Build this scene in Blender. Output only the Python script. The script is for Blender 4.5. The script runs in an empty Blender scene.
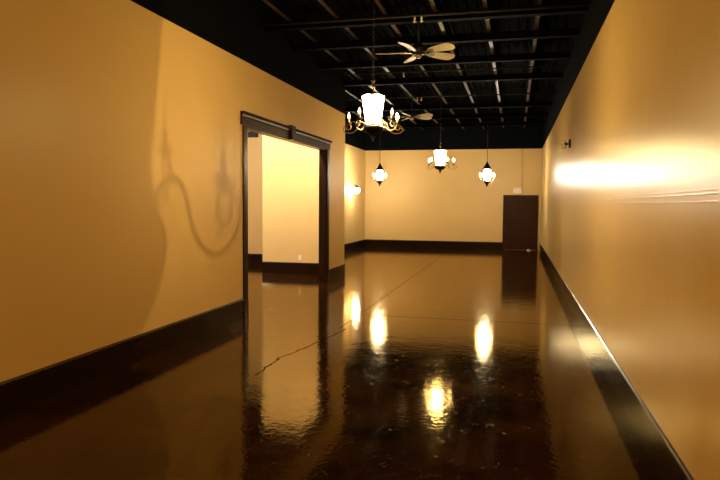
import bpy, bmesh, math, random
from mathutils import Vector, Matrix
R = math.radians
PI = math.pi
random.seed(4)
C = bpy.context.scene.collection
S = bpy.context.scene

# ------------------------------------------------------------------ camera, world, exposure, fill lamps
cam_data = bpy.data.cameras.new('camera')
cam = bpy.data.objects.new('camera', cam_data); C.objects.link(cam)
cam_data.sensor_width = 36.0; cam_data.lens = 631.24 / 720 * 36; cam_data.clip_start = 0.05
yaw, pitch, roll = 0.2399, 0.0581, 0.0077
fw = Vector((-math.sin(yaw)*math.cos(pitch), math.cos(yaw)*math.cos(pitch), -math.sin(pitch)))
rt = Vector((math.cos(yaw), math.sin(yaw), 0)); up = rt.cross(fw)
r2 = rt*math.cos(roll) + up*math.sin(roll); u2 = up*math.cos(roll) - rt*math.sin(roll)
m = Matrix((r2, u2, -fw)).transposed().to_4x4(); m.translation = (0, 0, 1.7)
cam.matrix_world = m
S.camera = cam

w = bpy.data.worlds.new('world'); S.world = w; w.use_nodes = True
w.node_tree.nodes['Background'].inputs[0].default_value = (0.9, 0.55, 0.25, 1)
w.node_tree.nodes['Background'].inputs[1].default_value = 0.0
S.view_settings.view_transform = 'Standard'; S.view_settings.look = 'None'
S.view_settings.exposure = 0.72; S.view_settings.gamma = 1.0; S.view_settings.use_curve_mapping = False
S.cycles.max_bounces = 8; S.cycles.diffuse_bounces = 5; S.cycles.glossy_bounces = 5
S.cycles.sample_clamp_indirect = 12.0; S.cycles.use_denoising = True; S.cycles.blur_glossy = 0.3

WARM = (1.0, 0.94, 0.78); WARM2 = (1.0, 0.74, 0.31)
SHADE_E, STAR_E, BULB_DIM, BULB_LIT, PEND_E, SCONCE_E = 90.0, 140000.0, 1.3, 110.0, 150.0, 90.0

def lamp(name, loc, power, col, radius):
    d = bpy.data.lights.new(name, 'POINT'); d.energy = power; d.color = col; d.shadow_soft_size = radius
    o = bpy.data.objects.new(name, d); C.objects.link(o); o.location = loc; return o
lamp('lamp_front_of_room', (-1.5, -0.6, 2.75), 190, (1.0, 0.65, 0.15), 0.16)   # the hall's next chandelier, behind the viewer
lamp('lamp_side_room', (-4.28, 12.6, 3.5), 200, (1.0, 0.95, 0.92), 0.10)       # the side room's own lamps, one above the door head
lamp('lamp_side_room_rear', (-7.3, 12.4, 3.3), 320, (1.0, 0.95, 0.92), 0.10)   # and one farther in, behind the partition

# ------------------------------------------------------------------ materials
def mat(name, col, rough=0.5, spec=0.5, metal=0.0, emit=None, estr=0.0, var=0.0, vscale=6.0, bump=0.0, bscale=40.0, stretch=(1,1,1), ior=1.5):
    mt = bpy.data.materials.new(name); mt.use_nodes = True
    nt = mt.node_tree; N = nt.nodes; L = nt.links; b = N['Principled BSDF']
    b.inputs['Base Color'].default_value = (*col, 1); b.inputs['Roughness'].default_value = rough
    b.inputs['Specular IOR Level'].default_value = spec; b.inputs['IOR'].default_value = ior; b.inputs['Metallic'].default_value = metal
    if emit:
        b.inputs['Emission Color'].default_value = (*emit, 1); b.inputs['Emission Strength'].default_value = estr
    if var or bump:
        tc = N.new('ShaderNodeTexCoord'); mp = N.new('ShaderNodeMapping'); mp.inputs['Scale'].default_value = stretch
        L.new(tc.outputs['Object'], mp.inputs[0])
        if var:
            n = N.new('ShaderNodeTexNoise'); n.inputs['Scale'].default_value = vscale; n.inputs['Detail'].default_value = 4
            L.new(mp.outputs[0], n.inputs['Vector'])
            mx = N.new('ShaderNodeMixRGB'); mx.inputs[1].default_value = (*[c*(1-var) for c in col], 1); mx.inputs[2].default_value = (*[min(1, c*(1+var)) for c in col], 1)
            L.new(n.outputs['Fac'], mx.inputs[0]); L.new(mx.outputs[0], b.inputs['Base Color'])
        if bump:
            n2 = N.new('ShaderNodeTexNoise'); n2.inputs['Scale'].default_value = bscale; n2.inputs['Detail'].default_value = 3
            L.new(mp.outputs[0], n2.inputs['Vector'])
            bp = N.new('ShaderNodeBump'); bp.inputs['Strength'].default_value = bump; bp.inputs['Distance'].default_value = 0.01
            L.new(n2.outputs['Fac'], bp.inputs['Height']); L.new(bp.outputs[0], b.inputs['Normal'])
    return mt

def math_node(nt, op, a, b=None, clamp=False):
    n = nt.nodes.new('ShaderNodeMath'); n.operation = op; n.use_clamp = clamp
    for i, v in enumerate((a, b)):
        if v is None: continue
        if isinstance(v, (int, float)): n.inputs[i].default_value = v
        else: nt.links.new(v, n.inputs[i])
    return n.outputs[0]

WALL = (0.62, 0.405, 0.148)
def wall_mat(name, rough, seams=False):
    mt = mat(name, WALL, rough, 0.5, ior=1.24); nt = mt.node_tree; N = nt.nodes; L = nt.links; b = N['Principled BSDF']
    tc = N.new('ShaderNodeTexCoord')
    n = N.new('ShaderNodeTexNoise'); n.inputs['Scale'].default_value = 1.1; n.inputs['Detail'].default_value = 5
    L.new(tc.outputs['Object'], n.inputs['Vector'])
    mx = N.new('ShaderNodeMixRGB'); mx.inputs[1].default_value = (*[c*0.93 for c in WALL], 1); mx.inputs[2].default_value = (*[c*1.06 for c in WALL], 1)
    L.new(n.outputs['Fac'], mx.inputs[0]); L.new(mx.outputs[0], b.inputs['Base Color'])
    mp = N.new('ShaderNodeMapping'); mp.inputs['Scale'].default_value = (3.0, 3.0, 0.22)
    L.new(tc.outputs['Object'], mp.inputs[0])
    n2 = N.new('ShaderNodeTexNoise'); n2.inputs['Scale'].default_value = 2.0; n2.inputs['Detail'].default_value = 3
    L.new(mp.outputs[0], n2.inputs['Vector'])
    n3 = N.new('ShaderNodeTexNoise'); n3.inputs['Scale'].default_value = 60.0; n3.inputs['Detail'].default_value = 2
    L.new(tc.outputs['Object'], n3.inputs['Vector'])
    h = math_node(nt, 'ADD', math_node(nt, 'MULTIPLY', n2.outputs['Fac'], 0.5), math_node(nt, 'MULTIPLY', n3.outputs['Fac'], 0.02))
    if seams:                                   # plasterboard joints and trowel lines standing a little proud
        sp = N.new('ShaderNodeSeparateXYZ'); L.new(tc.outputs['Object'], sp.inputs[0])
        wob = N.new('ShaderNodeTexNoise'); wob.inputs['Scale'].default_value = 0.9; L.new(tc.outputs['Object'], wob.inputs['Vector'])
        z = math_node(nt, 'ADD', sp.outputs['Z'], math_node(nt, 'MULTIPLY', wob.outputs['Fac'], 0.03))
        for z0, amp in ((1.775, 0.06), (1.735, 0.045), (1.795, 0.04)):
            d = math_node(nt, 'ABSOLUTE', math_node(nt, 'SUBTRACT', z, z0))
            k = math_node(nt, 'SUBTRACT', 1.0, math_node(nt, 'DIVIDE', d, 0.007), True)
            h = math_node(nt, 'ADD', h, math_node(nt, 'MULTIPLY', k, amp))
    bp = N.new('ShaderNodeBump'); bp.inputs['Strength'].default_value = 0.35; bp.inputs['Distance'].default_value = 0.02
    L.new(h, bp.inputs['Height']); L.new(bp.outputs[0], b.inputs['Normal'])
    return mt

def floor_mat():
    mt = mat('polished_concrete', (0.05, 0.02, 0.01), 0.1, 0.5); nt = mt.node_tree; N = nt.nodes; L = nt.links; b = N['Principled BSDF']
    tc = N.new('ShaderNodeTexCoord'); sp = N.new('ShaderNodeSeparateXYZ'); L.new(tc.outputs['Object'], sp.inputs[0])
    n = N.new('ShaderNodeTexNoise'); n.inputs['Scale'].default_value = 1.6; n.inputs['Detail'].default_value = 7; n.inputs['Roughness'].default_value = 0.65
    L.new(tc.outputs['Object'], n.inputs['Vector'])
    cr = N.new('ShaderNodeValToRGB'); e = cr.color_ramp.elements
    e[0].position = 0.35; e[0].color = (0.008, 0.003, 0.0013, 1); e[1].position = 0.70; e[1].color = (0.045, 0.016, 0.005, 1)
    L.new(n.outputs['Fac'], cr.inputs[0])
    # crack and control joints
    jag = N.new('ShaderNodeTexNoise'); jag.inputs['Scale'].default_value = 5.0; jag.inputs['Detail'].default_value = 5
    L.new(tc.outputs['Object'], jag.inputs['Vector'])
    mr = N.new('ShaderNodeMapRange'); L.new(sp.outputs['Y'], mr.inputs[0])
    for i, v in enumerate((6.4, 8.05, -2.46, -2.19)): mr.inputs[i+1].default_value = v
    x0 = math_node(nt, 'ADD', mr.outputs[0], math_node(nt, 'MULTIPLY', math_node(nt, 'SUBTRACT', jag.outputs['Fac'], 0.5), 0.16))
    d = math_node(nt, 'ABSOLUTE', math_node(nt, 'SUBTRACT', sp.outputs['X'], x0))
    rng = math_node(nt, 'MULTIPLY', math_node(nt, 'GREATER_THAN', sp.outputs['Y'], 5.7), math_node(nt, 'LESS_THAN', sp.outputs['Y'], 8.2))
    crack = math_node(nt, 'MULTIPLY', math_node(nt, 'LESS_THAN', d, 0.011), rng)
    jx = math_node(nt, 'MULTIPLY', math_node(nt, 'LESS_THAN', math_node(nt, 'ABSOLUTE', math_node(nt, 'SUBTRACT', sp.outputs['X'], -2.28)), 0.006), math_node(nt, 'GREATER_THAN', sp.outputs['Y'], 8.2))
    jy = math_node(nt, 'LESS_THAN', math_node(nt, 'ABSOLUTE', math_node(nt, 'SUBTRACT', sp.outputs['Y'], 9.3)), 0.012)
    jy = math_node(nt, 'MULTIPLY', jy, math_node(nt, 'GREATER_THAN', sp.outputs['X'], -2.28))
    mask = math_node(nt, 'MAXIMUM', crack, math_node(nt, 'MAXIMUM', jx, jy))
    mx = N.new('ShaderNodeMixRGB'); mx.inputs[2].default_value = (0.006, 0.003, 0.002, 1)
    L.new(mask, mx.inputs[0]); L.new(cr.outputs[0], mx.inputs[1]); L.new(mx.outputs[0], b.inputs['Base Color'])
    # worn gloss
    n2 = N.new('ShaderNodeTexNoise'); n2.inputs['Scale'].default_value = 2.3; n2.inputs['Detail'].default_value = 6
    L.new(tc.outputs['Object'], n2.inputs['Vector'])
    rr = N.new('ShaderNodeMapRange'); L.new(n2.outputs['Fac'], rr.inputs[0])
    for i, v in enumerate((0.3, 0.75, 0.05, 0.09)): rr.inputs[i+1].default_value = v
    sc_ = N.new('ShaderNodeTexNoise'); sc_.inputs['Scale'].default_value = 16.0; sc_.inputs['Detail'].default_value = 6; sc_.inputs['Roughness'].default_value = 0.7; sc_.inputs['Distortion'].default_value = 1.5
    L.new(tc.outputs['Object'], sc_.inputs['Vector'])
    worn = N.new('ShaderNodeMapRange'); L.new(sc_.outputs['Fac'], worn.inputs[0])
    for i, v in enumerate((0.59, 0.68, 0.0, 0.24)): worn.inputs[i+1].default_value = v
    rough_out = math_node(nt, 'ADD', rr.outputs[0], worn.outputs[0]); L.new(rough_out, b.inputs['Roughness'])
    # trowel waviness, fine scratches
    n3 = N.new('ShaderNodeTexNoise'); n3.inputs['Scale'].default_value = 3.0; n3.inputs['Detail'].default_value = 4
    L.new(tc.outputs['Object'], n3.inputs['Vector'])
    n4 = N.new('ShaderNodeTexNoise'); n4.inputs['Scale'].default_value = 20.0; n4.inputs['Detail'].default_value = 3
    L.new(tc.outputs['Object'], n4.inputs['Vector'])
    h = math_node(nt, 'ADD', math_node(nt, 'MULTIPLY', n3.outputs['Fac'], 0.13), math_node(nt, 'MULTIPLY', n4.outputs['Fac'], 0.075))
    bp = N.new('ShaderNodeBump'); bp.inputs['Strength'].default_value = 1.0; bp.inputs['Distance'].default_value = 0.012
    L.new(h, bp.inputs['Height']); L.new(bp.outputs[0], b.inputs['Normal'])
    # amber sealer film over the stained slab: a tinted clear coat with ordinary Fresnel reflection
    b.inputs['Specular IOR Level'].default_value = 0.0
    gl = N.new('ShaderNodeBsdfGlossy'); gl.inputs['Color'].default_value = (1.0, 0.82, 0.48, 1)
    L.new(rough_out, gl.inputs['Roughness']); L.new(bp.outputs[0], gl.inputs['Normal'])
    fr = N.new('ShaderNodeFresnel'); fr.inputs['IOR'].default_value = 1.28; L.new(bp.outputs[0], fr.inputs['Normal'])
    ms = N.new('ShaderNodeMixShader'); L.new(math_node(nt, 'MULTIPLY', fr.outputs[0], math_node(nt, 'SUBTRACT', 1.0, math_node(nt, 'MULTIPLY', mask, 0.85))), ms.inputs[0]); L.new(b.outputs[0], ms.inputs[1]); L.new(gl.outputs[0], ms.inputs[2])
    L.new(ms.outputs[0], N['Material Output'].inputs['Surface'])
    return mt

M_WALL = wall_mat('tan_wall_paint', 0.42)
M_WALLR = wall_mat('tan_wall_paint_satin', 0.27, True)
M_FLOOR = floor_mat()
M_BLACK = mat('black_wall_paint', (0.0034, 0.0042, 0.0046), 0.85, 0.5, ior=1.06, var=0.2, vscale=2)
M_JOIST = mat('highlit_steel_paint', (0.045, 0.026, 0.016), 0.5, 0.3, var=0.6, vscale=3)  # warm highlight on the joist undersides put into the colour; webs stay black
M_BEAM = mat('flat_black_steel', (0.002, 0.002, 0.002), 0.7, 0.5, ior=1.08, var=0.3, vscale=4)
M_PIPE = mat('dull_pipe_paint', (0.022, 0.016, 0.011), 0.5, 0.2, var=0.3, vscale=5)
M_BASE = mat('dark_stained_baseboard', (0.013, 0.006, 0.0028), 0.2, 0.5, ior=1.16, var=0.3, vscale=5, stretch=(1, 1, 6))
M_BEAD = mat('glossy_base_bead', (0.05, 0.025, 0.01), 0.18, 0.5, var=0.2, vscale=5)
M_WOOD = mat('dark_stained_casing', (0.034, 0.013, 0.006), 0.32, 0.5, ior=1.2, var=0.4, vscale=8, stretch=(4, 4, 0.6))
M_DOOR = mat('dark_door_stain', (0.036, 0.013, 0.005), 0.5, 0.5, ior=1.15, var=0.35, vscale=5, stretch=(6, 6, 0.5))
M_IRON = mat('dark_bronze_iron', (0.008, 0.005, 0.003), 0.5, 0.25, metal=0.0, var=0.3, vscale=30)
M_GOLD = mat('rubbed_gold_iron', (0.16, 0.09, 0.03), 0.35, 0.5, metal=0.6, var=0.35, vscale=40)
M_SHADE = mat('lit_frosted_glass', (0.9, 0.85, 0.75), 0.4, 0.5, emit=WARM2, estr=SHADE_E)
M_PEND = mat('lit_pendant_glass', (0.9, 0.85, 0.75), 0.4, 0.5, emit=WARM, estr=PEND_E)
M_SCON = mat('lit_sconce_glass', (0.9, 0.85, 0.75), 0.4, 0.5, emit=WARM, estr=SCONCE_E)
M_FIL = mat('glowing_filament', (0.9, 0.85, 0.75), 0.2, 0.5, emit=(1.0, 0.72, 0.32), estr=STAR_E)
def clear_bulb(name, estr):
    mt = bpy.data.materials.new(name); mt.use_nodes = True
    _nt = mt.node_tree; _nt.nodes.clear()
    _o = _nt.nodes.new('ShaderNodeOutputMaterial'); _t = _nt.nodes.new('ShaderNodeBsdfTransparent'); _g = _nt.nodes.new('ShaderNodeBsdfGlossy'); _g.inputs['Roughness'].default_value = 0.05
    _m = _nt.nodes.new('ShaderNodeMixShader'); _m.inputs[0].default_value = 0.06; _e = _nt.nodes.new('ShaderNodeEmission'); _e.inputs[0].default_value = (1.0, 0.76, 0.42, 1); _e.inputs[1].default_value = estr
    _a = _nt.nodes.new('ShaderNodeAddShader')
    for _x, _y in ((_t.outputs[0], _m.inputs[1]), (_g.outputs[0], _m.inputs[2]), (_m.outputs[0], _a.inputs[0]), (_e.outputs[0], _a.inputs[1]), (_a.outputs[0], _o.inputs[0])): _nt.links.new(_x, _y)
    return mt
M_STAR = clear_bulb('clear_bulb_glass', 20.0)
M_DIM = clear_bulb('dim_candle_bulb', BULB_DIM)
M_LIT = mat('lit_candle_bulb', (0.9, 0.8, 0.6), 0.2, 0.5, emit=(1.0, 0.70, 0.36), estr=BULB_LIT)
M_BLADE = mat('pale_maple_blade', (0.95, 0.78, 0.56), 0.4, 0.5, var=0.15, vscale=6, stretch=(1, 8, 1))
M_FANMET = mat('brushed_fan_metal', (0.45, 0.36, 0.26), 0.3, 0.5, metal=0.8, var=0.1, vscale=20)
M_CREAM = mat('cream_plastic', (0.75, 0.62, 0.42), 0.4, 0.5, var=0.05, vscale=10)
M_WHITE = mat('white_plastic', (0.85, 0.78, 0.66), 0.35, 0.5, var=0.05, vscale=10)
M_DARKP = mat('dark_plastic', (0.012, 0.008, 0.006), 0.5, 0.2, var=0.1, vscale=10)

# ------------------------------------------------------------------ mesh helpers
class MB:
    def __init__(self): self.bm = bmesh.new()
    def box(self, x0, y0, z0, x1, y1, z1, mi=0):
        v = [self.bm.verts.new(p) for p in ((x0,y0,z0),(x1,y0,z0),(x1,y1,z0),(x0,y1,z0),(x0,y0,z1),(x1,y0,z1),(x1,y1,z1),(x0,y1,z1))]
        for f in ((3,2,1,0),(4,5,6,7),(0,1,5,4),(1,2,6,5),(2,3,7,6),(3,0,4,7)):
            self.bm.faces.new([v[i] for i in f]).material_index = mi
        return self
    def prism(self, pts, a, b, smooth=False):
        """pts: outline of 3-D offsets; extruded from point a to point b"""
        a = Vector(a); b = Vector(b)
        r0 = [self.bm.verts.new(a + Vector(p)) for p in pts]; r1 = [self.bm.verts.new(b + Vector(p)) for p in pts]
        n = len(pts)
        for i in range(n): self.bm.faces.new((r0[i], r0[(i+1)%n], r1[(i+1)%n], r1[i]))
        self.bm.faces.new(r0[::-1]); self.bm.faces.new(r1)
        return self
    def lathe(self, prof, n=20, c=(0,0,0), rot=None, phase=0.0, smooth=True, cap=True):
        c = Vector(c); rings = []
        for r, z in prof:
            ring = []
            for k in range(n):
                a = 2*PI*k/n + phase
                p = Vector((max(r,1e-4)*math.cos(a), max(r,1e-4)*math.sin(a), z))
                if rot: p = rot @ p
                ring.append(self.bm.verts.new(c + p))
            rings.append(ring)
        for a, b in zip(rings, rings[1:]):
            for k in range(n):
                f = self.bm.faces.new((a[k], a[(k+1)%n], b[(k+1)%n], b[k])); f.smooth = smooth
        if cap:
            self.bm.faces.new(rings[0][::-1]); self.bm.faces.new(rings[-1])
        return self
    def tube(self, pts, rad, n=8, closed=False):
        pts = [Vector(p) for p in pts]; m_ = len(pts); rings = []
        nrm = None
        for i, p in enumerate(pts):
            if closed: t = pts[(i+1)%m_] - pts[i-1]
            else: t = pts[min(i+1, m_-1)] - pts[max(i-1, 0)]
            t.normalize()
            if nrm is None:
                nrm = t.orthogonal().normalized()
            nrm = (nrm - t*nrm.dot(t)).normalized(); bn = t.cross(nrm)
            r = rad[i] if isinstance(rad, (list, tuple)) else rad
            rings.append([self.bm.verts.new(p + (nrm*math.cos(2*PI*k/n) + bn*math.sin(2*PI*k/n))*r) for k in range(n)])
        for i in range(m_ if closed else m_-1):
            a, b = rings[i], rings[(i+1)%m_]
            for k in range(n):
                f = self.bm.faces.new((a[k], a[(k+1)%n], b[(k+1)%n], b[k])); f.smooth = True
        if not closed:
            self.bm.faces.new(rings[0][::-1]); self.bm.faces.new(rings[-1])
        return self
    def build(self, name, material, parent=None, bevel=0.0):
        bmesh.ops.recalc_face_normals(self.bm, faces=self.bm.faces[:])
        me = bpy.data.meshes.new(name); self.bm.to_mesh(me); self.bm.free()
        for mm in (material if isinstance(material, (list, tuple)) else [material]): me.materials.append(mm)
        o = bpy.data.objects.new(name, me); C.objects.link(o)
        if parent: o.parent = parent
        if bevel:
            md = o.modifiers.new('bevel', 'BEVEL'); md.width = bevel; md.segments = 2; md.limit_method = 'ANGLE'
        return o

def struct(o, label=None):
    o['kind'] = 'structure'
    if label: o['label'] = label
    return o
def tag(o, label, cat, group=None):
    o['label'] = label; o['category'] = cat
    if group: o['group'] = group
    return o
def empty(name, loc, rz=0.0):
    o = bpy.data.objects.new(name, None); C.objects.link(o); o.location = loc; o.rotation_euler = (0, 0, rz); o.empty_display_size = 0.1
    return o
def copy_tree(o, parent=None):
    c = o.copy(); C.objects.link(c)
    if parent: c.parent = parent
    for ch in list(o.children): copy_tree(ch, c)
    return c

# ------------------------------------------------------------------ the shell
XR, XL, XF, YB, YE, H, CZ, BH = 0.937, -3.887, -5.755, 24.319, 14.34, 3.765, 4.85, 0.279
Y0 = -4.0
OY0, OY1, OZ = 8.75, 12.86, 2.83           # opening in the partition
WT = 0.14
struct(MB().box(-9.2, Y0, -0.12, XR+0.2, YB+0.2, 0).build('floor', M_FLOOR), 'glossy dark brown stained concrete floor')
# roof deck with shallow ribs
mb = MB(); mb.box(-9.2, Y0, CZ+0.05, XR+0.2, YB+0.2, CZ+0.15)
for k in range(62):
    x = -8.9 + k*0.16; mb.box(x, Y0, CZ, x+0.08, YB+0.1, CZ+0.05)
struct(mb.build('ceiling', M_BLACK), 'black ribbed roof deck')

def wall(name, boxes, m1, label):
    mb = MB()
    for b in boxes: mb.box(*b)
    return struct(mb.build(name, [m1, M_BLACK]), label)
wall('wall_right', [(XR, Y0, 0, XR+0.15, YB+0.15, H), (XR, Y0, H, XR+0.15, YB+0.15, CZ, 1)], M_WALLR, 'long tan right wall, painted black above')
wall('wall_back', [(XF-0.15, YB, 0, XR, YB+0.15, H), (XF-0.15, YB, H, XR, YB+0.15, CZ, 1)], M_WALL, 'tan end wall, painted black above')
wall('wall_left', [(XL-WT, Y0, 0, XL, OY0, H), (XL-WT, OY0, OZ, XL, OY1, H), (XL-WT, OY1, 0, XL, YE, H), (XL-WT, Y0, H, XL, YE, CZ, 1)], M_WALL, 'near tan left wall with a wide doorway')
wall('wall_left_return', [(-5.9, YE-0.12, 0, XL-WT, YE, H), (-5.9, YE-0.12, H, XL-WT, YE, CZ, 1)], M_WALL, 'cross wall seen through the doorway')
wall('wall_left_rear', [(XF-0.145, YE, 0, XF, YB, H), (XF-0.145, YE, H, XF, YB, CZ, 1)], M_WALL, 'far left wall of the widened end of the room')
wall('wall_side_room_back', [(-9.05, 16.3, 0, -5.9, 16.42, H), (-9.05, 16.3, H, -5.9, 16.42, CZ, 1)], M_WALL, 'deeper tan wall seen at the left of the doorway')
wall('wall_side_room_left', [(-9.2, Y0, 0, -9.05, 16.42, H), (-9.2, Y0, H, -9.05, 16.42, CZ, 1)], M_WALL, 'outer wall of the side room')
wall('wall_side_room_front', [(-9.05, 6.0, 0, XL-WT, 6.12, H), (-9.05, 6.0, H, XL-WT, 6.12, CZ, 1)], M_WALL, 'near wall of the side room')
wall('wall_front', [(-9.2, Y0-0.15, 0, XR+0.15, Y0, H), (-9.2, Y0-0.15, H, XR+0.15, Y0, CZ, 1)], M_WALL, 'wall behind the viewer')

def base_profile(nx, ny):
    t = 0.018
    return [(0,0,0), (nx*t,ny*t,0), (nx*t,ny*t,BH-0.024), (0,0,BH-0.024)]
def baseboard(name, a, b, n, label):
    e = 0.0005
    pr = [(p[0]+n[0]*e, p[1]+n[1]*e, p[2]) for p in base_profile(*n)]
    o = struct(MB().prism(pr, (*a, 0.0), (*b, 0.0)).build(name, M_BASE), label)
    bd = [(n[0]*q, n[1]*q, BH-0.024+z) for q, z in ((e, 0.0005), (0.020, 0.0005), (0.0235, 0.004), (0.0235, 0.010), (0.020, 0.017), (0.013, 0.022), (0.006, 0.024), (e, 0.024))]
    MB().prism(bd, (*a, 0.0), (*b, 0.0)).build('base_bead', M_BEAD, o)
    return o
baseboard('baseboard_left', (XL, Y0), (XL, OY0-0.14), (1, 0), 'dark baseboard along the near left wall')
baseboard('baseboard_left_end', (XL, OY1+0.14), (XL, YE), (1, 0), 'dark baseboard right of the doorway')
baseboard('baseboard_left_return', (-5.9, YE-0.12), (XL-WT, YE-0.12), (0, -1), 'dark baseboard seen through the doorway')
baseboard('baseboard_left_rear', (XF, YE), (XF, YB-0.02), (1, 0), 'dark baseboard under the wall sconce')
baseboard('baseboard_side_room', (-9.05, 16.3), (-5.9, 16.3), (0, -1), 'dark baseboard deep in the side room')
baseboard('baseboard_back', (XF, YB), (-0.43, YB), (0, -1), 'dark baseboard along the end wall')
baseboard('baseboard_right', (XR, Y0), (XR, YB-0.02), (-1, 0), 'dark baseboard along the right wall')

# doorway casing
P = 0.025
tr = MB()
hz = OZ
hp = [(0,0,hz-0.0), (P,0,hz), (P,0,hz+0.115), (P+0.012,0,hz+0.125), (P+0.02,0,hz+0.15), (P+0.045,0,hz+0.175), (P+0.045,0,hz+0.19), (0,0,hz+0.19)]
header = tr.prism([(x+0.0005, 0, z) for x, y, z in hp], (XL, OY0-0.21, 0), (XL, OY1+0.20, 0)).build('trim_1', M_WOOD)
struct(header, 'dark stained head casing over the wide doorway')
def jamb_casing(ya, yb):
    o = MB().box(XL+0.0005, ya, 0, XL+P, yb, OZ).box(XL+P, ya+0.03, 0.25, XL+P+0.004, yb-0.03, OZ-0.06).box(XL+P, ya, 0, XL+P+0.008, yb, 0.25).build('jamb_casing', M_WOOD, header, 0.004)
    return o
jamb_casing(OY0-0.14, OY0); jamb_casing(OY1, OY1+0.14)
MB().box(XL-WT-0.02, OY0-0.001, 0, XL+0.0005, OY0+0.02, OZ).build('jamb_lining', M_WOOD, header)
MB().box(XL-WT-0.02, OY1-0.02, 0, XL+0.0005, OY1+0.001, OZ).build('jamb_lining', M_WOOD, header)
MB().box(XL-WT-0.02, OY0, OZ-0.02, XL+0.0005, OY1, OZ+0.001).build('head_lining', M_WOOD, header)
k = MB(); yc = 10.62
pts = [(-0.07, OZ-0.02), (0.07, OZ-0.02), (0.11, OZ+0.225), (-0.11, OZ+0.225)]
k.prism([(0, y, z) for y, z in pts], (XL+P-0.01, yc, 0), (XL+P+0.055, yc, 0))
k.build('keystone', M_WOOD, header, 0.006)

# ------------------------------------------------------------------ end-wall door
door = MB().box(-0.36, YB-0.045, 0.012, 0.77, YB-0.005, 1.98).build('door_1', M_DOOR)
struct(door, 'dark brown door in the far right corner of the end wall')
MB().box(-0.43, YB-0.06, 0, -0.362, YB-0.0005, 2.05).box(0.772, YB-0.06, 0, 0.84, YB-0.0005, 2.05).box(-0.362, YB-0.06, 1.983, 0.772, YB-0.0005, 2.05).build('door_frame', M_DOOR, door, 0.004)
for z0, z1 in ((0.2, 0.92), (1.08, 1.86)):
    for x0, x1 in ((-0.24, 0.15), (0.26, 0.65)):
        MB().box(x0, YB-0.052, z0, x1, YB-0.0455, z1).build('door_panel', M_DOOR, door, 0.003)
hd = MB().lathe([(0.028, 0), (0.028, 0.012), (0.012, 0.016), (0.012, 0.05)], 14, (-0.29, YB-0.046, 1.02), Matrix.Rotation(PI/2, 3, 'X'))
hd.tube([(-0.29, YB-0.095, 1.02), (-0.25, YB-0.10, 1.02), (-0.18, YB-0.098, 1.015)], [0.011, 0.010, 0.007], 8)
hd.build('door_handle', M_IRON, door)

# ------------------------------------------------------------------ roof steel
order = ['first', 'second', 'third', 'fourth', 'fifth', 'sixth', 'seventh', 'eighth', 'ninth']
for i, x in enumerate((0.274, -0.472, -1.195, -1.934, -2.703, -3.462, -4.2, -4.94, -5.5)):
    y0 = 4.0 if x > XL else YE + 0.01
    zb = 4.52
    mb = MB().box(x-0.03, y0, zb, x+0.03, YB-0.01, zb+0.012).box(x-0.006, y0, zb+0.012, x+0.006, YB-0.01, CZ-0.02, 1).box(x-0.04, y0, CZ-0.02, x+0.04, YB-0.01, CZ-0.001, 1)
    tag(mb.build('ceiling_joist', [M_JOIST, M_BEAM]), f'long dark steel roof joist, {order[i]} counted from the right wall', 'joist', 'long roof joists under the deck')
TY = (9.5, 10.8, 12.4, 14.25, 18.2, 20.3, 22.4)
for i, y in enumerate(TY):
    xa = XL + 0.005 if y < YE + 0.1 else XF + 0.005
    zb = 4.40
    mb = MB().box(xa, y-0.06, zb, XR-0.005, y+0.06, zb+0.014).box(xa, y-0.008, zb+0.014, XR-0.005, y+0.008, 4.505).box(xa, y-0.06, 4.505, XR-0.005, y+0.06, 4.519)
    tag(mb.build('cross_beam', M_BEAM), f'black steel beam crossing under the joists, {order[i]} from the front', 'beam', 'cross beams under the roof joists')
for i, (y, nm) in enumerate(((9.25, 'nearest of the three thin pipes'), (13.1, 'middle one of the three thin pipes'), (16.2, 'farthest of the three thin pipes'))):
    xa = XL if y < YE else XF
    root = empty('sprinkler_pipe', (0, y, 4.42))
    tag(root, f'thin horizontal pipe crossing under the black ceiling, {nm}', 'pipe', 'thin pipes under the ceiling')
    MB().tube([(xa+0.004, 0, 0), (XR-0.004, 0, 0)], 0.016, 10).build('pipe', M_PIPE, root)
    hx = {0: -1.42, 1: -2.3, 2: -2.43}[i]
    for dx in (-0.05, 0.05) if i != 1 else (0.0,):
        MB().lathe([(0.012, -0.095), (0.024, -0.09), (0.026, -0.082), (0.010, -0.075), (0.014, -0.05), (0.014, -0.015)], 12, (hx+dx, 0, 0)).build('sprinkler_head', M_WHITE, root)
    for xh in (-3.1, -0.9, 0.5):
        MB().box(xh-0.015, -0.004, 0.02, xh+0.015, 0.004, 0.10).box(xh-0.02, -0.026, 0.018, xh+0.02, 0.026, 0.026).build('hanger', M_BEAM, root)

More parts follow.
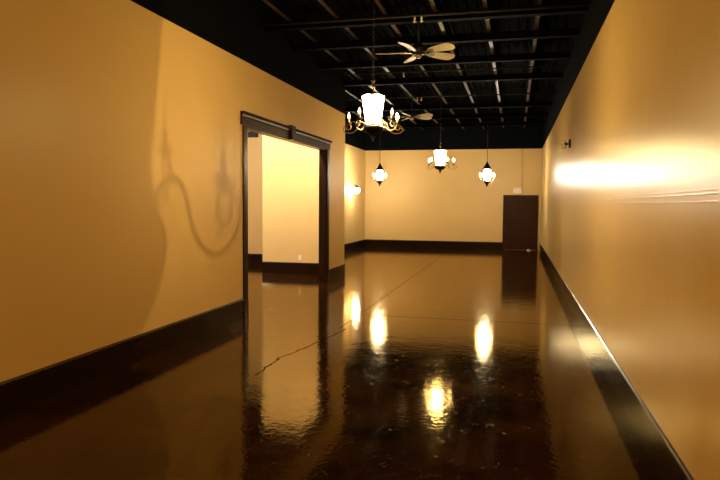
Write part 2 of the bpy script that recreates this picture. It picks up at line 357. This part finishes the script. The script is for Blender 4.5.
# ------------------------------------------------------------------ ceiling fans
def make_fan(loc, rz, label):
    root = empty('ceiling_fan', loc, rz)
    tag(root, label, 'ceiling fan', 'ceiling fans')
    top = 4.85 - loc[2]
    MB().lathe([(0.075, top), (0.072, top-0.03), (0.03, top-0.075), (0.016, top-0.08)], 20).build('canopy', M_IRON, root)
    MB().tube([(0, 0, top-0.07), (0, 0, 0.10)], 0.013, 10).build('downrod', M_IRON, root)
    MB().lathe([(0.03, 0.14), (0.07, 0.12), (0.115, 0.085), (0.13, 0.05), (0.13, 0.005), (0.105, -0.03), (0.06, -0.04)], 24).build('motor_housing', M_IRON, root)
    MB().lathe([(0.06, -0.04), (0.055, -0.07), (0.035, -0.09), (0.012, -0.098), (0.0, -0.10)], 18).build('hub_cap', M_FANMET, root)
    for k in range(5):
        a = 2*PI*k/5
        rot = Matrix.Rotation(a, 4, 'Z') @ Matrix.Translation((0, 0, -0.015)) @ Matrix.Rotation(R(-17), 4, 'X')
        # blade iron
        mi = MB(); mi.prism([(0, -0.022, -0.004), (0, 0.022, -0.004), (0, 0.022, 0.004), (0, -0.022, 0.004)], (0.10, 0, 0), (0.25, 0, 0))
        mi.lathe([(0.045, -0.005), (0.045, 0.004)], 14, (0.255, 0, 0)); mi.bm.transform(rot)
        ir = mi.build('blade_iron', M_FANMET, root)
        # paddle outline: narrow root, broad rounded end
        n = 22; top_e = []; 
        for j in range(n+1):
            t = j/n; x = 0.19 + 0.50*t
            wd = 0.050 + 0.048*math.sin(min(1, t*1.35)*PI/2)
            if t > 0.80: wd *= math.sqrt(max(0, 1 - ((t-0.80)/0.20)**2))
            if t < 0.06: wd *= 0.55 + 0.45*t/0.06
            top_e.append((x, max(wd, 0.002)))
        out = [(x, y) for x, y in top_e] + [(x, -y) for x, y in reversed(top_e)]
        bl = MB(); va = [bl.bm.verts.new((x, y, 0.006)) for x, y in out]; vb = [bl.bm.verts.new((x, y, 0.013)) for x, y in out]
        bl.bm.faces.new(va[::-1]); bl.bm.faces.new(vb); q = len(out)
        for j in range(q): bl.bm.faces.new((va[j], va[(j+1)%q], vb[(j+1)%q], vb[j]))
        bl.bm.transform(rot)
        bl.build('blade', M_BLADE, root)
    return root
make_fan((-1.54, 10.1, 4.10), R(41), 'large five bladed pale wood ceiling fan above the front chandelier')
make_fan((-2.82, 17.4, 4.10), R(45), 'distant ceiling fan dim in the dark beyond the front chandelier')

# ------------------------------------------------------------------ chandeliers
def spiral(cx, cz, r0, r1, a0, turns, n=26):
    return [(cx + (r0+(r1-r0)*i/n)*math.cos(a0+turns*2*PI*i/n), cz + (r0+(r1-r0)*i/n)*math.sin(a0+turns*2*PI*i/n)) for i in range(n+1)]
def bez(p0, p1, p2, p3, n=14):
    o = []
    for i in range(n+1):
        t = i/n; s = 1-t
        o.append(tuple(s**3*a + 3*s*s*t*b + 3*s*t*t*c + t**3*d for a, b, c, d in zip(p0, p1, p2, p3)))
    return o
def smooth(pts, sub=4):
    o = []
    for i in range(len(pts)-1):
        p0, p1, p2, p3 = pts[max(i-1,0)], pts[i], pts[i+1], pts[min(i+2, len(pts)-1)]
        for k in range(sub):
            t = k/sub
            o.append(tuple(0.5*((2*b) + (c-a)*t + (2*a-5*b+4*c-d)*t*t + (-a+3*b-3*c+d)*t**3) for a, b, c, d in zip(p0, p1, p2, p3)))
    o.append(pts[-1]); return o
ARM_PROFILE = [(0.085, -0.178), (0.098, -0.150), (0.116, -0.131), (0.132, -0.122), (0.151, -0.121), (0.168, -0.131), (0.178, -0.151), (0.188, -0.177), (0.203, -0.203), (0.226, -0.225),
               (0.262, -0.241), (0.308, -0.241), (0.349, -0.229), (0.371, -0.206), (0.365, -0.174), (0.336, -0.151), (0.300, -0.146), (0.276, -0.160), (0.277, -0.185), (0.304, -0.202), (0.330, -0.195), (0.333, -0.176), (0.317, -0.167)]
AR = 0.30
def make_chandelier(loc, rz, label, bulbs):
    """origin at the middle of the glass; bulbs: five materials"""
    root = empty('chandelier', loc, rz)
    tag(root, label, 'chandelier', 'iron chandeliers on the room axis')
    top = 4.85 - loc[2]
    MB().lathe([(0.062, top), (0.06, top-0.02), (0.03, top-0.05), (0.012, top-0.06)], 18).build('canopy', M_IRON, root)
    ch = MB(); z = top-0.055; kx = 0
    while z > 0.36:
        pts = [((0.011*math.cos(a), 0, 0.024*math.sin(a)) if kx % 2 == 0 else (0, 0.011*math.cos(a), 0.024*math.sin(a))) for a in [2*PI*j/10 for j in range(10)]]
        ch.tube([(p[0], p[1], p[2]+z-0.022) for p in pts], 0.0035, 5, True); z -= 0.038; kx += 1
    ch.build('chain', M_IRON, root)
    # stem and crown above the glass
    cr_ = MB().tube([(0, 0, 0.33), (0, 0, 0.15)], 0.008, 8)
    cr_.lathe([(0.0, 0.345), (0.018, 0.335), (0.022, 0.32), (0.010, 0.30), (0.016, 0.27), (0.03, 0.255), (0.012, 0.24)], 14)
    cr_.lathe([(0.008, 0.20), (0.02, 0.185), (0.05, 0.172), (0.09, 0.166), (0.092, 0.16), (0.02, 0.158)], 18)
    cr_.build('crown', M_IRON, root)
    # six-sided tapering glass with arched panel tops
    sh = MB(); fr = MB(); n6 = 6
    rt_, rb_, zt, zb = 0.136, 0.088, 0.142, -0.156
    for k_ in range(n6):
        a0 = 2*PI*k_/n6; a1 = 2*PI*(k_+1)/n6
        def pt(a, r, z): return Vector((r*math.cos(a), r*math.sin(a), z))
        A, B, Cc, D = pt(a0, rb_, zb), pt(a1, rb_, zb), pt(a1, rt_, zt), pt(a0, rt_, zt)
        arch = []
        for j in range(9):
            t = j/8; p = Cc.lerp(D, t); p.z += 0.020*math.sin(PI*t); arch.append(p)
        sh.bm.faces.new([sh.bm.verts.new(p) for p in [A, B] + arch])
        fr.tube([A*1.006, D*1.006], 0.0026, 6)
        fr.tube([p*1.006 for p in arch], 0.0026, 6)
    shade = sh.build('glass_shade', M_SHADE, root)
    fr.build('shade_frame', M_GOLD, shade)
    # body below the glass
    MB().lathe([(0.030, -0.154), (0.100, -0.156), (0.108, -0.164), (0.104, -0.172), (0.122, -0.180), (0.130, -0.190), (0.128, -0.204), (0.112, -0.224), (0.084, -0.244), (0.050, -0.260), (0.026, -0.270), (0.016, -0.278)], 24).build('bowl', M_IRON, root)
    MB().lathe([(0.016, -0.275), (0.024, -0.288), (0.020, -0.302), (0.008, -0.316), (0.012, -0.326), (0.0, -0.348)], 16).build('finial', M_IRON, root)
    zb0 = -0.045                                         # bulb centre height
    for k_ in range(5):
        a = R((0, 66, 130, 216, 288)[k_])
        path = smooth(ARM_PROFILE)
        rad = [0.0058 - 0.0022*i/len(path) for i in range(len(path))]
        ca, sa = math.cos(a), math.sin(a)
        am = MB().tube([(r_*ca, r_*sa, z_) for r_, z_ in path], rad, 7)
        am.tube([(r_*ca, r_*sa, z_) for r_, z_ in ((0.302, -0.147), (0.300, -0.136))], 0.006, 6)
        arm = am.build('arm', M_GOLD, root)
        cx, cy = AR*ca, AR*sa
        MB().lathe([(0.006, -0.142), (0.020, -0.138), (0.032, -0.126), (0.034, -0.122), (0.012, -0.128)], 16, (cx, cy, 0)).build('drip_cup', M_IRON, arm)
        MB().lathe([(0.0105, -0.132), (0.0105, -0.078)], 12, (cx, cy, 0)).build('candle_sleeve', M_GOLD, arm)
        MB().lathe([(0.008, zb0-0.034), (0.013, zb0-0.026), (0.0165, zb0-0.010), (0.015, zb0+0.006), (0.009, zb0+0.024), (0.003, zb0+0.038), (0.0, zb0+0.042)], 12, (cx, cy, 0)).build('bulb', bulbs[k_], arm)
        if bulbs[k_] is M_STAR:
            MB().lathe([(0.0012, zb0-0.0035), (0.0030, zb0-0.002), (0.0035, zb0), (0.0030, zb0+0.002), (0.0012, zb0+0.0035)], 8, (cx, cy, 0)).build('filament', M_FIL, arm)
    return root
make_chandelier((-1.55, 6.9, 2.73), R(37.7), 'iron chandelier hanging nearest, with glowing glass shade and candle bulbs', [M_STAR, M_DIM, M_DIM, M_DIM, M_DIM])
make_chandelier((-1.62, 14.0, 2.71), R(20), 'farther iron chandelier hanging in the middle of the room', [M_LIT]*5)

# ------------------------------------------------------------------ lantern pendants
def make_pendant(loc, rz, label):
    root = empty('pendant_light', loc, rz)
    tag(root, label, 'pendant light', 'lantern pendants by the end wall')
    top = 4.85 - loc[2]
    MB().lathe([(0.055, top), (0.05, top-0.02), (0.012, top-0.05)], 16).build('canopy', M_IRON, root)
    MB().tube([(0, 0, top-0.045), (0, 0, 0.42)], 0.0075, 8).build('cord', M_IRON, root)
    MB().lathe([(0.010, 0.43), (0.022, 0.41), (0.028, 0.385), (0.045, 0.355), (0.075, 0.305), (0.105, 0.255), (0.140, 0.215), (0.140, 0.200), (0.07, 0.175)], 18).build('roof_cap', M_IRON, root)
    g = MB().lathe([(0.085, 0.175), (0.108, 0.12), (0.118, 0.04), (0.116, -0.04), (0.098, -0.12), (0.075, -0.165)], 18).build('glass_shade', M_PEND, root)
    fr = MB()
    for k_ in range(6):
        a = 2*PI*k_/6
        fr.tube([(math.cos(a)*r_, math.sin(a)*r_, z_) for r_, z_ in ((0.088, 0.175), (0.111, 0.12), (0.121, 0.04), (0.119, -0.04), (0.101, -0.12), (0.077, -0.165))], 0.003, 5)
    fr.build('shade_frame', M_GOLD, g)
    MB().lathe([(0.06, -0.164), (0.115, -0.172), (0.118, -0.190), (0.090, -0.225), (0.055, -0.265), (0.030, -0.30), (0.036, -0.322), (0.018, -0.35), (0.0, -0.38)], 18).build('finial', M_IRON, root)
    for k_ in range(4):
        a = 2*PI*k_/4 + PI/4; ca, sa = math.cos(a), math.sin(a); r0 = 0.29
        am = MB().tube([(r_*ca, r_*sa, z_) for r_, z_ in bez((0.07, -0.21), (0.15, -0.24), (0.28, -0.20), (r0, -0.07), 16)], 0.006, 6).build('arm', M_GOLD, root)
        MB().lathe([(0.008, -0.075), (0.03, -0.055), (0.012, -0.058)], 12, (r0*ca, r0*sa, 0)).build('drip_cup', M_IRON, am)
        MB().lathe([(0.010, -0.06), (0.020, -0.03), (0.024, 0.0), (0.018, 0.035), (0.006, 0.065), (0.0, 0.07)], 12, (r0*ca, r0*sa, 0)).build('bulb', M_LIT, am)
    return root
make_pendant((-4.55, 21.4, 2.66), R(10), 'lantern pendant hanging in the far left corner beside the sconce')
make_pendant((-0.88, 20.5, 2.62), R(0), 'lantern pendant hanging near the dark door on the right')

# ------------------------------------------------------------------ wall sconce
sc = empty('wall_sconce', (XF, 22.1, 2.20))
tag(sc, 'glowing globe wall sconce on the far left wall', 'wall sconce')
MB().lathe([(0.075, 0.0005), (0.075, 0.012), (0.05, 0.022), (0.02, 0.03)], 18, (0, 0, 0), Matrix.Rotation(PI/2, 3, 'Y')).build('backplate', M_IRON, sc)
MB().tube([(0.02, 0, 0), (0.08, 0, 0.03), (0.11, 0, 0.12), (0.16, 0, 0.17), (0.205, 0, 0.16), (0.21, 0, 0.12)], 0.010, 8).build('arm', M_IRON, sc)
MB().lathe([(0.012, 0.14), (0.03, 0.125), (0.085, 0.085), (0.10, 0.06), (0.06, 0.058)], 18, (0.21, 0, 0)).build('cap', M_IRON, sc)
MB().lathe([(0.07, 0.06), (0.10, 0.02), (0.115, -0.03), (0.105, -0.085), (0.07, -0.125), (0.03, -0.145), (0.0, -0.15)], 20, (0.21, 0, 0)).build('glass_shade', M_SCON, sc)

# ------------------------------------------------------------------ small fixtures
em = empty('emergency_spotlight', (XR, 11.9, 2.79))
tag(em, 'small dark twin spotlight high on the right wall', 'spotlight')
MB().box(-0.035, -0.08, -0.07, -0.0005, 0.08, 0.07).build('backplate', M_DARKP, em, 0.004)
MB().tube([(-0.03, 0, -0.01), (-0.10, 0, 0.0)], 0.018, 10).build('arm', M_DARKP, em)
for sy, dz in ((-1, -0.03), (1, 0.02)):
    rot = Vector((-0.30, -0.85, -0.35 if sy < 0 else -0.1)).to_track_quat('Z', 'Y').to_matrix()
    c0 = Vector((-0.10, 0.055*sy, dz))
    hdm = MB().lathe([(0.018, -0.03), (0.035, -0.01), (0.045, 0.04), (0.045, 0.07)], 14, c0, rot).build('lamp_head', M_DARKP, em)
    MB().lathe([(0.041, 0.068), (0.038, 0.078), (0.02, 0.085), (0.0, 0.087)], 14, c0, rot).build('lens', M_WHITE, hdm)

jb = empty('junction_box', (0.08, YB, 2.25))
tag(jb, 'cream box with a thin conduit above the dark end door', 'electrical box')
MB().box(-0.15, -0.07, -0.13, 0.17, -0.0005, 0.07).build('housing', M_CREAM, jb, 0.008)
for sx in (-0.10, 0.12):
    MB().lathe([(0.02, -0.015), (0.045, 0.0), (0.05, 0.05), (0.04, 0.06)], 14, (sx, -0.06, 0.05), Matrix.Rotation(R(60), 3, 'X')).build('lamp_head', M_CREAM, jb)
MB().tube([(0.15, -0.012, 0.07), (0.15, -0.012, H-2.25-0.001)], 0.010, 8).build('conduit', M_WALL, jb)

ds = MB().lathe([(0.075, 0), (0.08, 0.006), (0.078, 0.025), (0.05, 0.04), (0.0, 0.045)], 16, (0,0,0))
o = ds.build('door_stop', M_WHITE); o.location = (0.53, YB-0.16, 0.0)
tag(o, 'small white door stop on the floor before the end door', 'door stop')

wo = empty('wall_outlet', (-4.95, YE-0.12, 0.40))
tag(wo, 'tan outlet plate low on the wall through the doorway', 'outlet')
MB().box(-0.036, -0.006, -0.058, 0.036, -0.0005, 0.058).build('plate', M_CREAM, wo, 0.002)
for z in (-0.022, 0.022):
    MB().box(-0.016, -0.009, z-0.014, 0.016, -0.0062, z+0.014).build('socket', M_WHITE, wo, 0.002)

wb = MB().box(-0.13, -0.10, -0.075, 0.13, -0.0005, 0.075).build('wall_box', M_DARKP, None, 0.006)
wb.location = (-7.02, 16.3, 3.56)
tag(wb, 'small dark box high on the side room wall inside the doorway', 'box')
